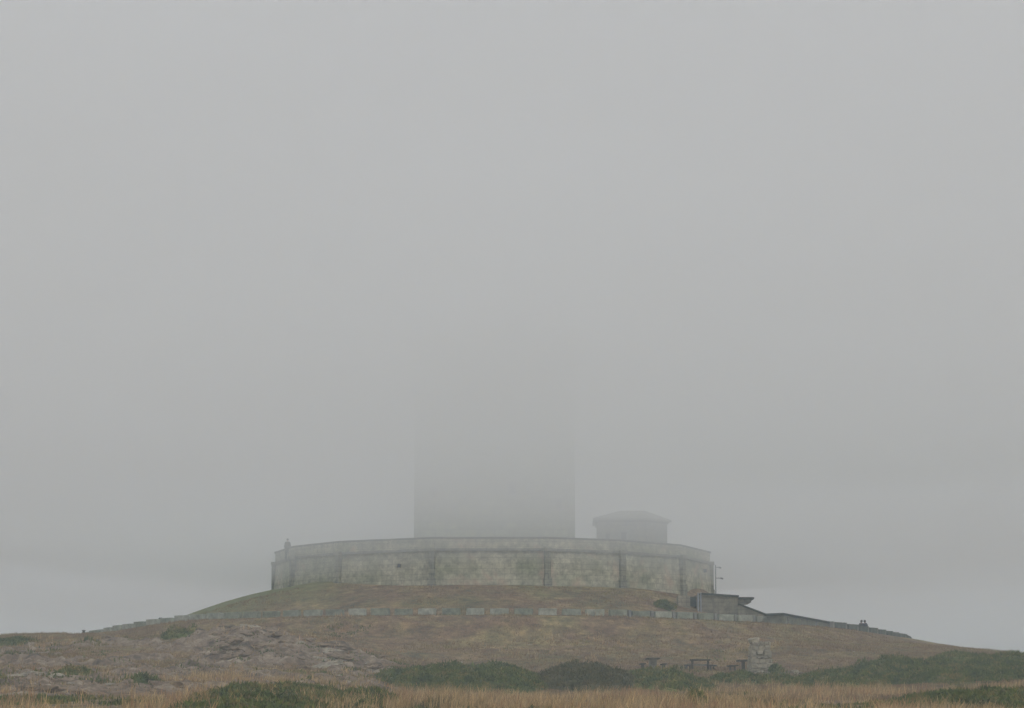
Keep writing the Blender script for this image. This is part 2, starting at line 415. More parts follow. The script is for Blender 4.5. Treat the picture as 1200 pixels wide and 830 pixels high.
# ------------------------------------------------------------------ terrace
PA = [-83, -61, -41, -14.4, 13.7, 33.8, 56, 82]
allA = PA + [106, 130, 154, 180, 206, 230, 253]
def poly(r, closed=True):
    p = [(CX + r * math.sin(R(a)), CY - r * math.cos(R(a))) for a in allA]
    return p + [p[0]] if closed else p
ter = empty('terrace', (0, 0, 0), 'long many sided stone terrace with dark pilasters crowning the grass mound', 'terrace')
w = MB(); # battered wall
pb, pt = poly(RW + .28, False), poly(RW, False); n = len(pb)
w.add([(x, y, 11.5) for x, y in pb] + [(x, y, 15.2) for x, y in pt], [[i, (i + 1) % n, n + (i + 1) % n, n + i] for i in range(n)] + [list(range(n, 2 * n)), list(range(n))[::-1]])
link('wall', w.mesh('wall', M['terrace']), ter)
link('floor', MB().prism(poly(RW - .5, False), 15.205, 15.25).mesh('floor', M['paving']), ter)
link('string_course', MB().band(poly(RW - .3), poly(RW + .17), 15.21, 15.41).mesh('string_course', M['course']), ter)
link('parapet', MB().band(poly(RW - .42), poly(RW + .0), 15.413, 16.17).mesh('parapet', M['terrace']), ter)
link('coping', MB().band(poly(RW - .47), poly(RW + .08), 16.173, 16.30).mesh('coping', M['course']), ter)
for a in allA[:9]:
    p = MB(); rp = RW - .02 if abs(a) > 75 else RW + .05; x, y = CX + rp * math.sin(R(a)), CY - rp * math.cos(R(a))
    p.box((0, 0, 13.3), (.46, .6, 3.82)); p.box((0, -.02, 15.32), (.6, .68, .26)); p.box((0, .03, 12.3), (.6, .8, 1.7))
    link('pilaster', p.mesh('pilaster', M['pilaster']), ter, (x, y, 0), R(a))
# small drains and openings in the wall faces
def on_wall(px, py):
    th_ = math.asin(max(-1, min(1, ((px - 577.5) / 257)))); 
    # nearest face
    best = None
    ad = math.degrees(th_)
    for a0, a1 in zip(allA, allA[1:]):
        if a0 <= ad <= a1: best = (a0, a1)
    a0, a1 = best; p0 = Vector((CX + RW * math.sin(R(a0)), CY - RW * math.cos(R(a0)))); p1 = Vector((CX + RW * math.sin(R(a1)), CY - RW * math.cos(R(a1))))
    tt = 0.5
    for _ in range(30):
        q = p0.lerp(p1, tt); pxq = 600 + F * q.x / q.y; tt += (px - pxq) / F * q.y / ((p1 - p0).length)
    q = p0.lerp(p1, tt); d = (p1 - p0).normalized(); return q, math.atan2(d.y, d.x), zat(py, q.y)
for px, py in ((469, 663), (824, 669)):
    q, rz, z = on_wall(px, py)
    b = MB().box((0, 0, 0), (.2, .5, .26)); o = link('drain_opening', b.mesh('drain_opening', M['opening']), ter, (q.x, q.y, z), rz)
# floodlight bracket pole on the right end of the terrace
lp = P(837, 692, 213.0)
lx, ly = CX + (RW + .42) * math.sin(R(86)), CY - (RW + .42) * math.cos(R(86))
lamp = empty('lamp_post', (lx, ly, gz(lx, ly) - .1), 'thin dark post with two short arms beside the right end of the terrace', 'lamp post')
link('pole', MB().tube([(0, 0, 0), (0, 0, 2.95)], .035).mesh('pole', M['dark']), lamp)
for hz, L in ((2.75, .35), (1.85, .5)):
    link('arm', MB().tube([(0, 0, hz), (L, -.1, hz)], .03).mesh('arm', M['dark']), lamp)
    fl = MB().box((L, -.1, hz - .03), (.22, .2, .12), ry=.3); link('lamp_head', fl.mesh('lamp_head', M['dark'], bevel=.02), lamp)

# ------------------------------------------------------------------ tower
TX = -1.42; TY = 220.0; TH = 6.52
tw = empty('stone_tower', (TX, TY, 15.4), 'huge square stone tower fading upward into the fog above the terrace', 'tower')
def wbox(b, x0, x1, y0, y1, z0, z1): b.box(((x0 + x1) / 2, (y0 + y1) / 2, (z0 + z1) / 2), (x1 - x0, y1 - y0, z1 - z0))
TTOP = 19.0
# front wall with real window openings
wins = []                       # (x, z, w, h) in tower space
for px, py, w_, h_ in ((600, 571, .75, 1.1), (509, 577, .6, .9), (655, 590, .55, .8)):
    p = P(px, py, TY - TH); wins.append((p.x - TX, p.z - 15.4, w_, h_))
wins += [(-3.3, 12.0, .7, 1.1), (0.1, 11.2, .8, 1.3), (3.2, 12.6, .7, 1.1)]
b = MB()
wbox(b, -TH, TH, -TH + .5, TH, -.1, TTOP)           # core
zs = sorted(set([-.1, TTOP] + [z - h / 2 for _, z, _, h in wins] + [z + h / 2 for _, z, _, h in wins]))
for z0, z1 in zip(zs, zs[1:]):
    cuts = sorted((x - w_ / 2, x + w_ / 2) for x, z, w_, h in wins if z - h / 2 <= z0 + 1e-6 and z + h / 2 >= z1 - 1e-6)
    x0 = -TH
    for c0, c1 in cuts: wbox(b, x0, c0, -TH, -TH + .497, z0, z1); x0 = c1
    wbox(b, x0, TH, -TH, -TH + .497, z0, z1)
link('wall', b.mesh('wall', M['tower']), tw)
for x, z, w_, h in wins:
    fr = MB()
    wbox(fr, x - w_ / 2 - .16, x - w_ / 2 + .02, -TH - .06, -TH + .2, z - h / 2, z + h / 2)
    wbox(fr, x + w_ / 2 - .02, x + w_ / 2 + .16, -TH - .06, -TH + .2, z - h / 2, z + h / 2)
    wbox(fr, x - w_ / 2 - .24, x + w_ / 2 + .24, -TH - .08, -TH + .2, z + h / 2 + .003, z + h / 2 + .24)
    wbox(fr, x - w_ / 2 - .24, x + w_ / 2 + .24, -TH - .1, -TH + .2, z - h / 2 - .2, z - h / 2 - .003)
    o = link('window', fr.mesh('window', M['trim']), tw)
    link('pane', MB().box((x, -TH + .42, z), (w_, .06, h)).mesh('pane', M['opening']), o)
# corner stones and base plinth
for sx in (-1, 1):
    q = MB()
    for k in range(23):
        L = .75 if k % 2 else .5
        wbox(q, sx * (TH + .03) if sx < 0 else sx * (TH + .03) - L, sx * (TH + .03) + L if sx < 0 else sx * (TH + .03), -TH - .05, -TH + .4, -.08 + k * .83, -.08 + k * .83 + .8)
    link('corner_stones', q.mesh('corner_stones', M['tower']), tw)
link('plinth', MB().box((0, 0, .25), (2 * TH + .5, 2 * TH + .5, .9)).mesh('plinth', M['tower'], bevel=.04), tw)
# diagonal band climbing the face
dg = MB(); ang = math.atan2(6.0, 2 * TH)
dg.add([(-TH - .02, -TH - .16, 5.5), (TH + .02, -TH - .16, 11.0), (TH + .02, -TH - .16, 11.4), (-TH - .02, -TH - .16, 5.9),
        (-TH - .02, -TH + .1, 5.5), (TH + .02, -TH + .1, 11.0), (TH + .02, -TH + .1, 11.4), (-TH - .02, -TH + .1, 5.9)],
       [[0, 1, 2, 3], [7, 6, 5, 4], [0, 4, 5, 1], [3, 2, 6, 7], [0, 3, 7, 4], [1, 5, 6, 2]])
link('diagonal_band', dg.mesh('diagonal_band', M['trim']), tw)

# ------------------------------------------------------------------ guard house on the terrace
gh = empty('guard_house', (0, 0, 0), 'small stone guard house with a shallow hipped roof on the right of the terrace', 'building')
YG = 212.0
x0, x1 = P(700, 620, YG).x, P(782, 620, YG).x; ze = zat(609.5, YG); zr = zat(598.5, YG + 2.5)
xc = P(757, 620, YG).x
foot = [(x0, YG), (xc, YG), (x1 + .1, YG + 1.9), (x1 - .9, YG + 5.2), (x0 + .1, YG + 5.2)]
b = MB().prism(foot, 15.2, ze); link('wall', b.mesh('wall', M['house']), gh)
cxm = (x0 + x1) / 2
ef = []
for x, y in foot:
    dx, dy = x - cxm, y - (YG + 2.6); ef.append((cxm + dx * 1.12, YG + 2.6 + dy * 1.2))
rf = MB(); n = 5; rl_, rr_ = P(727, 598, YG + 2.5).x, P(756, 598, YG + 2.5).x
vs = [(x, y, ze - .02) for x, y in ef] + [(x, y, ze + .13) for x, y in ef] + [(rl_, YG + 2.6, zr), (rr_, YG + 2.6, zr)]
rf.add(vs, [[4, 3, 2, 1, 0]] + [[i, (i + 1) % 5, 5 + (i + 1) % 5, 5 + i] for i in range(5)] +
       [[5, 6, 11, 10], [6, 7, 11], [7, 8, 11], [8, 9, 10, 11], [9, 5, 10]])
link('roof', rf.mesh('roof', M['rooftile']), gh)
link('eaves', MB().prism([(cxm + (x - cxm) * 1.04, YG + 2.6 + (y - YG - 2.6) * 1.06) for x, y in foot], ze - .17, ze - .023).mesh('eaves', M['slab']), gh)
for px, py, w_, h_ in ((731, 628, .42, .6), (712, 629, .35, .5)):
    p = P(px, py, YG); o = link('window', MB().box((p.x, YG - .02, p.z), (w_ + .2, .12, h_ + .2)).mesh('window', M['trim']), gh)
    link('pane', MB().box((p.x, YG - .05, p.z), (w_, .1, h_)).mesh('pane', M['opening']), o)

# ------------------------------------------------------------------ entrance buildings on the right
eb = empty('entrance_block', (0, 0, 0), 'tan stone entrance block set into the right side of the mound', 'building')
YE = 199.0
def xz(px, py, Y): p = P(px, py, Y); return p.x, p.z
ax, az = xz(822, 697, YE); bx, bz = xz(865, 700, YE)
b = MB(); base = 9.0
b.add([(ax, YE, base), (bx, YE, base), (bx, YE, bz), (ax, YE, az), (ax, YE + 8, base), (bx, YE + 8, base), (bx, YE + 8, bz + .1), (ax, YE + 8, az + .1)],
      [[0, 1, 2, 3], [7, 6, 5, 4], [0, 4, 5, 1], [3, 2, 6, 7], [0, 3, 7, 4], [1, 5, 6, 2]])
link('wall', b.mesh('wall', M['entry']), eb)
b = MB(); b.add([(ax - .1, YE - .15, az + .003), (bx + .05, YE - .15, bz + .003), (bx + .05, YE - .15, bz + .14), (ax - .1, YE - .15, az + .14),
      (ax - .1, YE + 8.1, az + .105), (bx + .05, YE + 8.1, bz + .105), (bx + .05, YE + 8.1, bz + .24), (ax - .1, YE + 8.1, az + .24)],
      [[0, 1, 2, 3], [7, 6, 5, 4], [0, 4, 5, 1], [3, 2, 6, 7], [0, 3, 7, 4], [1, 5, 6, 2]])
link('coping', b.mesh('coping', M['slab']), eb)
# recessed doorway with pale jambs on its left
dx0, dz0 = xz(809, 697, YE); dx1, _ = xz(817, 697, YE)
b = MB(); wbox(b, dx0, dx1, YE + 1.3, YE + 2.2, base, dz0 - .1); link('door', b.mesh('door', M['kerb']), eb)
b = MB(); wbox(b, dx0 - .9, dx0 - .003, YE + .2, YE + 2.3, base, dz0 - .05); wbox(b, dx1 + .003, ax - .003, YE + .1, YE + 2.3, base, dz0 - .02)
link('side_wall', b.mesh('side_wall', M['entry']), eb)
for px in (818.2, 821.3):
    jx, _ = xz(px, 697, YE - .2); b = MB(); wbox(b, jx - .05, jx + .05, YE - .25, YE + .05, base, zat(694.5, YE - .2)); link('door_jamb', b.mesh('door_jamb', M['grey']), eb)
# canopy slab
cn = empty('canopy', (0, 0, 0), 'small flat canopy jutting right from the tan entrance block', 'canopy')
cx0, cz0 = xz(864.5, 699.3, YE + 1.5); cx1, cz1 = xz(882, 702, YE + 1.5)
b = MB(); wbox(b, cx0, cx1, YE + .3, YE + 4, cz1 - .08, cz1 + .07); link('roof', b.mesh('roof', M['slab']), cn)
cx2, cz2 = xz(879, 707, YE + 1.5)
b = MB(); b.add([(cx0, YE + .6, cz1 - .083), (cx2, YE + .6, cz1 - .083), (cx2, YE + .6, cz1 - .30), (cx0, YE + .6, cz1 - .50),
                 (cx0, YE + 3.6, cz1 - .083), (cx2, YE + 3.6, cz1 - .083), (cx2, YE + 3.6, cz1 - .30), (cx0, YE + 3.6, cz1 - .50)],
                [[0, 1, 2, 3], [7, 6, 5, 4], [0, 4, 5, 1], [3, 2, 6, 7], [0, 3, 7, 4], [1, 5, 6, 2]])
link('beam', b.mesh('beam', M['entry']), cn)
b = MB(); wbox(b, cx2 - .45, cx2 - .3, YE + 3.3, YE + 3.45, 9, cz1 - .35); link('post', b.mesh('post', M['grey']), cn)
# sloping stair wall
sw = empty('stair_wall', (0, 0, 0), 'sloping stone stair wall with dark coping descending right below the canopy', 'wall')
s0x, s0z = xz(865.5, 709, YE - 1); s1x, s1z = xz(907, 725, YE - 1)
def slope_quad(m, x0, z0a, z0b, x1, z1a, z1b, ya, yb):
    return m.add([(x0, ya, z0a), (x1, ya, z1a), (x1, ya, z1b), (x0, ya, z0b), (x0, yb, z0a), (x1, yb, z1a), (x1, yb, z1b), (x0, yb, z0b)],
                 [[0, 1, 2, 3], [7, 6, 5, 4], [0, 4, 5, 1], [3, 2, 6, 7], [0, 3, 7, 4], [1, 5, 6, 2]])
link('wall', slope_quad(MB(), s0x, 8.8, s0z, s1x, 8.8, s1z, YE - 1, YE - .4).mesh('wall', M['entry']), sw)
link('coping', slope_quad(MB(), s0x, s0z + .003, s0z + .12, s1x + .1, s1z + .003, s1z + .11, YE - 1.1, YE - .3).mesh('coping', M['slab']), sw)
# sunken building with a long slab roof, corner towards the camera
sb = empty('slab_building', (0, 0, 0), 'low sunken building under a long thin dark slab roof right of the stair wall', 'building')
pa, pc, pd = P(896, 720, 190.6), P(918, 719, 191.6), P(975, 731, 201.6)
zR = 9.93
back = (pd.x - pc.x, pd.y - pc.y); 
q0, q1, q2, q3 = Vector((pa.x, pa.y + .0)), Vector((pc.x, pc.y)), Vector((pd.x, pd.y)), Vector((pa.x + 3.6, pd.y + 4))
def zroof(v): 
    return zat(719.3, 191.6) if v is q1 else (zat(720, pa.y) if v is q0 else (zat(729.8, pd.y) if v is q2 else zat(726, 206)))
vs = [(q.x, q.y, zroof(q) - .09) for q in (q0, q1, q2, q3)] + [(q.x, q.y, zroof(q) + .06) for q in (q0, q1, q2, q3)]
link('roof', MB().add(vs, [[3, 2, 1, 0], [4, 5, 6, 7], [0, 1, 5, 4], [1, 2, 6, 5], [2, 3, 7, 6], [3, 0, 4, 7]]).mesh('roof', M['slab']), sb)
c_ = (q0 + q1 + q2 + q3) / 4
vs = []
ins = [c_ + (q - c_) * .93 for q in (q0, q1, q2, q3)]
zz = [zroof(q) for q in (q0, q1, q2, q3)]
vs = [(q.x, q.y, 8.6) for q in ins] + [(q.x, q.y, z - .093) for q, z in zip(ins, zz)]
link('wall', MB().add(vs, [[3, 2, 1, 0], [4, 5, 6, 7], [0, 1, 5, 4], [1, 2, 6, 5], [2, 3, 7, 6], [3, 0, 4, 7]]).mesh('wall', M['house']), sb)
for px in (924, 940, 958, 973):
    t = (px - 918) / 57.0; q = q1.lerp(q2, t); z = zz[1] * (1 - t) + zz[2] * t
    link('pillar', MB().box((0, 0, (z - .1 + 8.6) / 2), (.22, .22, z - .1 - 8.6)).mesh('pillar', M['trim']), sb, (q.x - .12, q.y - .02, 0), .2)

# ------------------------------------------------------------------ dark posts on the left skyline
for px, py, h, lab in ((98, 743, .42, 'tiny dark post on the bare skyline at the far left beyond the ring of blocks'),
                       (188, 731, .55, 'short dark post among the blocks near the left end of the ring')):
    Y = 199 if px < 150 else 197.2
    p = P(px, py, Y)
    po = empty('post', (p.x, Y, gz(p.x, Y) - .03), lab, 'post')
    hh = .32 if px < 150 else max(.4, zat(py - (6 if px < 150 else 7), Y) - (gz(p.x, Y) - .03))
    link('shaft', MB().tube([(0, 0, 0), (0, 0, hh * .8)], .1, 10).mesh('shaft', M['dark']), po)
    link('cap', MB().tube([(0, 0, hh * .8 + .003), (0, 0, hh * .95), (0, 0, hh)], [.15, .15, .06], 10).mesh('cap', M['dark']), po)

# ------------------------------------------------------------------ people
def skin_body(name, verts, edges, rad, m, root=0):
    me = bpy.data.meshes.new(name); me.from_pydata(verts, edges, []); o = bpy.data.objects.new(name, me); COL.objects.link(o)
    sk = o.modifiers.new('s', 'SKIN'); sub = o.modifiers.new('u', 'SUBSURF'); sub.levels = 2; sub.render_levels = 2
    for i_, r_ in enumerate(rad):
        me.skin_vertices[0].data[i_].radius = r_ if isinstance(r_, tuple) else (r_, r_)
    me.skin_vertices[0].data[root].use_root = True
    dg_ = bpy.context.evaluated_depsgraph_get(); ev = o.evaluated_get(dg_)
    m2 = bpy.data.meshes.new_from_object(ev); bpy.data.objects.remove(o); m2.name = name
    m2.materials.clear(); m2.materials.append(m)
    for p_ in m2.polygons: p_.use_smooth = True
    return m2
def person(loc, rz, label, group, top, legs, lean=0):
    o_v = [(0, 0, .93), (0, 0, 1.12), (0, 0, 1.34), (0, 0, 1.46), (0, -.01, 1.53), (0, -.02, 1.63), (0, -.015, 1.73),
           (.17, 0, 1.41), (.23, .02, 1.14), (.2, -.12, .93), (.19, -.17, .85), (-.17, 0, 1.41), (-.23, .02, 1.14), (-.2, -.12, .93), (-.19, -.17, .85),
           (.09, 0, .86), (.11, -.02, .48), (.11, .02, .08), (.12, -.14, .04), (-.09, 0, .86), (-.12, -.04, .48), (-.12, .0, .08), (-.13, -.16, .04)]
    ed = [(0, 1), (1, 2), (2, 3), (3, 4), (4, 5), (5, 6), (3, 7), (7, 8), (8, 9), (9, 10), (3, 11), (11, 12), (12, 13), (13, 14), (0, 15), (15, 16), (16, 17), (17, 18), (0, 19), (19, 20), (20, 21), (21, 22)]
    rad = [(.15, .11), (.14, .10), (.17, .11), (.10, .08), .05, (.075, .09), (.06, .07), .065, .045, .036, .03, .065, .045, .036, .03, .09, .06, .045, .035, .09, .06, .045, .035]
    me = skin_body('person', o_v, ed, rad, M['skin'])
    root = link('person', me, None, loc, rz); tag(root, label, 'person', group)
    # clothing as looser shells over the body
    ja = skin_body('jacket', [(0, 0, .72), (0, 0, 1.08), (0, 0, 1.34), (0, 0, 1.53), (.17, 0, 1.42), (.23, .02, 1.14), (.2, -.13, .91), (-.17, 0, 1.42), (-.23, .02, 1.14), (-.2, -.13, .91)],
                   [(0, 1), (1, 2), (2, 3), (3, 4), (4, 5), (5, 6), (3, 7), (7, 8), (8, 9)], [(.22, .17), (.19, .15), (.215, .15), (.11, .10), .095, .065, .055, .085, .065, .055], top)
    link('jacket', ja, root)
    tr = skin_body('trousers', [(0, 0, 1.06), (.095, 0, .84), (.11, -.02, .48), (.11, .02, .1), (-.095, 0, .84), (-.12, -.04, .48), (-.12, 0, .1)],
                   [(0, 1), (1, 2), (2, 3), (0, 4), (4, 5), (5, 6)], [(.165, .125), .11, .08, .07, .11, .08, .07], legs)
    link('trousers', tr, root)
    for sx in (-1, 1):
        sh = MB().box((sx * .12, -.05, .045), (.105, .28, .09)); link('shoe', sh.mesh('shoe', M['dark'], bevel=.03), root)
    bmh = bmesh.new(); bmesh.ops.create_icosphere(bmh, subdivisions=4, radius=.105)
    for q in bmh.verts: q.co = Vector((q.co.x * .95, q.co.y * 1.1 + .015, q.co.z * 1.05 + 1.70)) if q.co.z > -.03 else Vector((q.co.x * .9, max(q.co.y, .0) * 1.1 + .02, q.co.z * 1.0 + 1.70))
    mh = bpy.data.meshes.new('hair')
    for f_ in bmh.faces: f_.smooth = True
    bmh.to_mesh(mh); bmh.free(); mh.materials.append(M['hair']); link('hair', mh, root)
    return root
q = P(1010, 754, 214.3); person((q.x, 214.3, gz(q.x, 214.3)), R(200), 'left of two dark figures standing inside the right end of the block ring', None, M['cloth3'], M['cloth2'])
q = P(1014, 754, 214.0); person((q.x, 214.0, gz(q.x, 214.0)), R(150), 'right of two dark figures standing inside the right end of the block ring', None, M['cloth1'], M['cloth2'])
q = P(337, 640, 213.3); person((q.x, 213.3, 15.25), R(20), 'lone dark figure looking over the parapet at the left end of the terrace', None, M['cloth3'], M['cloth2'])

# ------------------------------------------------------------------ picnic tables
def picnic(px, Y, L, W, rz, label, slab_leg):
    p = P(px, 780, Y); z = gz(p.x, Y)
    t = empty('picnic_table', (p.x, Y, z - .04), label, 'picnic table', 'stone picnic tables at the foot of the slope', rz)
    link('tabletop', MB().box((0, 0, .735), (L, W, .085)).mesh('tabletop', M['picnic'], bevel=.015, rough=.004), t)
    if slab_leg == 1:
        link('leg', MB().box((0, 0, .345), (.45 * L + .1, .4, .69)).mesh('leg', M['picnic_leg'], bevel=.015), t)
    elif slab_leg == 2:
        for s in (-1, 1): link('leg', MB().box((s * L * .38, 0, .345), (.14, W * .7, .69)).mesh('leg', M['picnic'], bevel=.015), t)
        link('stretcher', MB().box((0, 0, .42), (L * .76 - .15, .12, .12)).mesh('stretcher', M['picnic_leg'], bevel=.01), t)
    else:
        link('leg', MB().box((0, 0, .345), (.17, .5, .69)).mesh('leg', M['picnic'], bevel=.015), t)
    return t, z
def bench(px, py_c, Y, L, W, rz, label):
    p = P(px, 780, Y); z = gz(p.x, Y)
    t = empty('bench', (p.x, Y, z - .03), label, 'bench', 'stone benches beside the picnic tables', rz)
    link('seat', MB().box((0, 0, .39), (L, W, .075)).mesh('seat', M['picnic'], bevel=.015, rough=.004), t)
    for s in (-1, 1):
        if L > W: link('leg', MB().box((s * L * .36, 0, .175), (.1, W * .6, .35)).mesh('leg', M['picnic'], bevel=.01), t)
        else: link('leg', MB().box((0, s * W * .36, .175), (.1, .12, .35)).mesh('leg', M['picnic'], bevel=.01), t)
YT = 167.0
picnic(765, YT, .8, 1.5, R(3), 'leftmost stone picnic table with thick pale pedestal', 1)
picnic(820.5, YT, 1.3, .8, R(-4), 'middle stone picnic table, seen broadside on two dark legs', 2)
picnic(871, YT, .75, 1.4, R(2), 'stone picnic table on one thin dark leg beside the ruined pillar', 3)
bench(753, 781, YT, .32, 1.3, R(3), 'short stone bench on the left of the leftmost picnic table')
bench(777.5, 781, YT, .32, 1.3, R(3), 'short stone bench on the right of the leftmost picnic table')
bench(806.5, 781, YT + .2, .3, 1.1, R(12), 'short stone bench at the left end of the middle picnic table')
bench(834.5, 781, YT - .2, .42, 1.1, R(-18), 'short stone bench at the right end of the middle picnic table')
bench(858.5, 781, YT, .42, 1.2, R(14), 'short stone bench left of the picnic table beside the ruined pillar')

# ------------------------------------------------------------------ ruined pillar of masonry
pr = P(891, 780, 165.5); pz = gz(pr.x, 165.5)
b = MB(); z = -.25; W0 = 1.42
for row in range(8):
    h = random.uniform(.22, .34); wrow = W0 * (1.04 - .035 * row); x = -wrow / 2 + (-.04 if row < 6 else 0)
    while x < wrow / 2 - .12:
        w_ = min(random.uniform(.26, .62), wrow / 2 - x)
        for yy in (-.28, .28):
            b.box((x + w_ / 2, yy + random.uniform(-.05, .05), z + h / 2), (w_ - .02, .56, h - .015), rz=random.uniform(-.07, .07), ry=random.uniform(-.03, .03))
        x += w_
    z += h
b.box((-.42, -.1, z + .10), (.5, .55, .26), rz=.3, ry=-.15)
ru = link('ruined_pillar', b.mesh('ruined_pillar', M['ruin'], bevel=.06, rough=.045), None, (pr.x, 165.5, pz), R(8)); tag(ru, 'stubby ruined pillar of rough pale masonry right of the picnic tables', 'ruin')
prr = P(870, 791, 160.8); b = MB().box((0, 0, .1), (.75, .5, .16), rz=.1)
o = link('stone_slab', b.mesh('stone_slab', M['rockpale'], bevel=.03, rough=.012), None, (prr.x, 160.8, gz(prr.x, 160.8)), 0); tag(o, 'flat pale stone slab lying in grass below the thin-legged picnic table', 'stone slab')

# ------------------------------------------------------------------ rocks
def rock_mesh(seed, m, sub=3, flat=.6, jag=.35):
    bmr = bmesh.new(); bmesh.ops.create_icosphere(bmr, subdivisions=sub, radius=1)
    rs = random.Random(seed); pl = [(Vector((rs.uniform(-1, 1), rs.uniform(-1, 1), rs.uniform(-.4, 1))).normalized(), rs.uniform(.55, .85)) for _ in range(9)]
    from mathutils import noise as mn
    for q in bmr.verts:
        for nn, dd in pl:
            e = q.co.dot(nn) - dd
            if e > 0: q.co -= nn * e * .92
        d = mn.fractal(q.co * 1.6 + Vector((seed * 3.1, 0, 0)), 1, 2, 4); q.co *= 1 + d * jag * .5
        q.co.z *= flat
    me = bpy.data.meshes.new('rock'); bmr.to_mesh(me); bmr.free(); me.materials.append(m); return me
protos = [rock_mesh(s, M['rock'], 4, .6 + .12 * (s % 3), .8) for s in range(8)]; protosP = [rock_mesh(20 + s, M['rockpale'], 4, .65, .7) for s in range(4)]
def put_rock(px, Y, size, label, group=None, pale=False, stretch=1.3, rz=None):
    p = P(px, 780, Y); o = link('rock', random.choice(protosP if pale else protos), None, (p.x, Y, gz(p.x, Y) - size * .10), random.uniform(-.5, .5) if rz is None else rz)
    o.scale = (size * stretch, size * random.uniform(.8, 1.1), size * random.uniform(.6, .9)); o.rotation_euler = (random.uniform(-.2, .2), random.uniform(-.25, .25), o.rotation_euler[2])
    tag(o, label, 'rock', group)
rnd = random.Random(3)
for k in range(48):
    px = rnd.uniform(205, 410); Y = rnd.uniform(160, 176)
    if rockmask(np.array([(px - 600) / F * Y]), np.array([Y]))[0] < .3: continue
    put_rock(px, Y, rnd.uniform(.25, .7), 'brown grey rock breaking through the big outcrop on the left slope', 'rocks of the left outcrop', rnd.random() < .12, rnd.uniform(1.2, 2.2))
for k in range(16):
    px = rnd.uniform(350, 490); Y = 172 - (px - 350) / 140 * 17 + rnd.uniform(-4, 4)
    put_rock(px, Y, rnd.uniform(.25, .7), 'jagged rock in the tail of the outcrop running down right to the gorse', 'rocks trailing from the outcrop', rnd.random() < .25, rnd.uniform(1.2, 2.4), rnd.uniform(-.5, -.1))
for k in range(34):
    px = rnd.uniform(0, 130); Y = rnd.uniform(106, 138)
    put_rock(px, Y, rnd.uniform(.2, .55), 'lichened rock in the broken outcrop at the bottom left corner', 'rocks of the bottom left outcrop', rnd.random() < .5, rnd.uniform(1.1, 1.9))
for k in range(9):
    px = rnd.uniform(125, 205); Y = rnd.uniform(139, 148)
    put_rock(px, Y, rnd.uniform(.2, .5), 'low rock in the small flat outcrop above the lower left corner', 'rocks of the small flat outcrop', rnd.random() < .3, rnd.uniform(1.3, 2.2))
for k in range(12):
    px = rnd.uniform(418, 465) ; Y = rnd.uniform(102, 142)
    put_rock(px, Y, rnd.uniform(.15, .42), 'small rock in the narrow stony gully between the lower left bushes', 'rocks of the stony gully', rnd.random() < .3, rnd.uniform(1.1, 1.8))
for k in range(22):
    px = rnd.uniform(895, 985); Y = rnd.uniform(160, 165.5)
    put_rock(px, Y, rnd.uniform(.1, .26), 'small fallen stone in the rubble strewn right of the ruined pillar', 'rubble right of the ruined pillar', rnd.random() < .5, rnd.uniform(1., 1.5))
for k in range(9):
    px = rnd.uniform(985, 1035); Y = rnd.uniform(160, 164.5)
    put_rock(px, Y, rnd.uniform(.22, .5), 'grey boulder of the cluster at the left edge of the right hand gorse', 'boulders left of the right hand gorse', rnd.random() < .4, rnd.uniform(1.1, 1.6))
for k in range(70):
    px = rnd.uniform(0, 470); Y = rnd.uniform(108, 180)
    put_rock(px, Y, rnd.uniform(.12, .42), 'small stone showing through the dry grass on the left slope', 'small stones scattered over the left slope', rnd.random() < .2, rnd.uniform(1.1, 2.0))
for k in range(16):
    px = rnd.uniform(500, 1060); Y = rnd.uniform(164, 182)
    put_rock(px, Y, rnd.uniform(.07, .15), 'little stone lying on the open slope between the ring and the gorse', 'little stones on the open slope', rnd.random() < .5, rnd.uniform(1., 1.5))
put_rock(374, 163, .55, 'large pale upright rock near the middle of the left outcrop', None, True, 1.1)
put_rock(268, 168, .5, 'pale patchy boulder at the centre of the big left outcrop', None, True, 1.2)
put_rock(931, 163.2, .3, 'pale upright stone standing alone above the rubble right of the pillar', None, True, .9)
put_rock(913, 158.5, .28, 'bright white stone in the grass below the rubble', None, True, 1.3)
put_rock(897, 163.5, .42, 'pale boulder leaning on the right foot of the ruined pillar', None, True, .9)
put_rock(619, 167, .38, 'pale boulder alone on the slope above the middle gorse', None, True, 1.3)
put_rock(611, 167.4, .28, 'smaller grey rock left of the lone pale boulder above the gorse', None, False, 1.3)
put_rock(541, 171, .16, 'tiny white stone on the open slope left of centre', None, True, 1.2)
put_rock(522, 173, .22, 'small dark rock on the open slope, left of the tiny white stone', None, False, .9)
put_rock(643, 174.5, .12, 'tiny white stone highest on the open slope at centre', None, True, 1.2)
put_rock(1020, 120, .35, 'dull rock half sunk in straw grass at the lower right', None, False, 1.6)

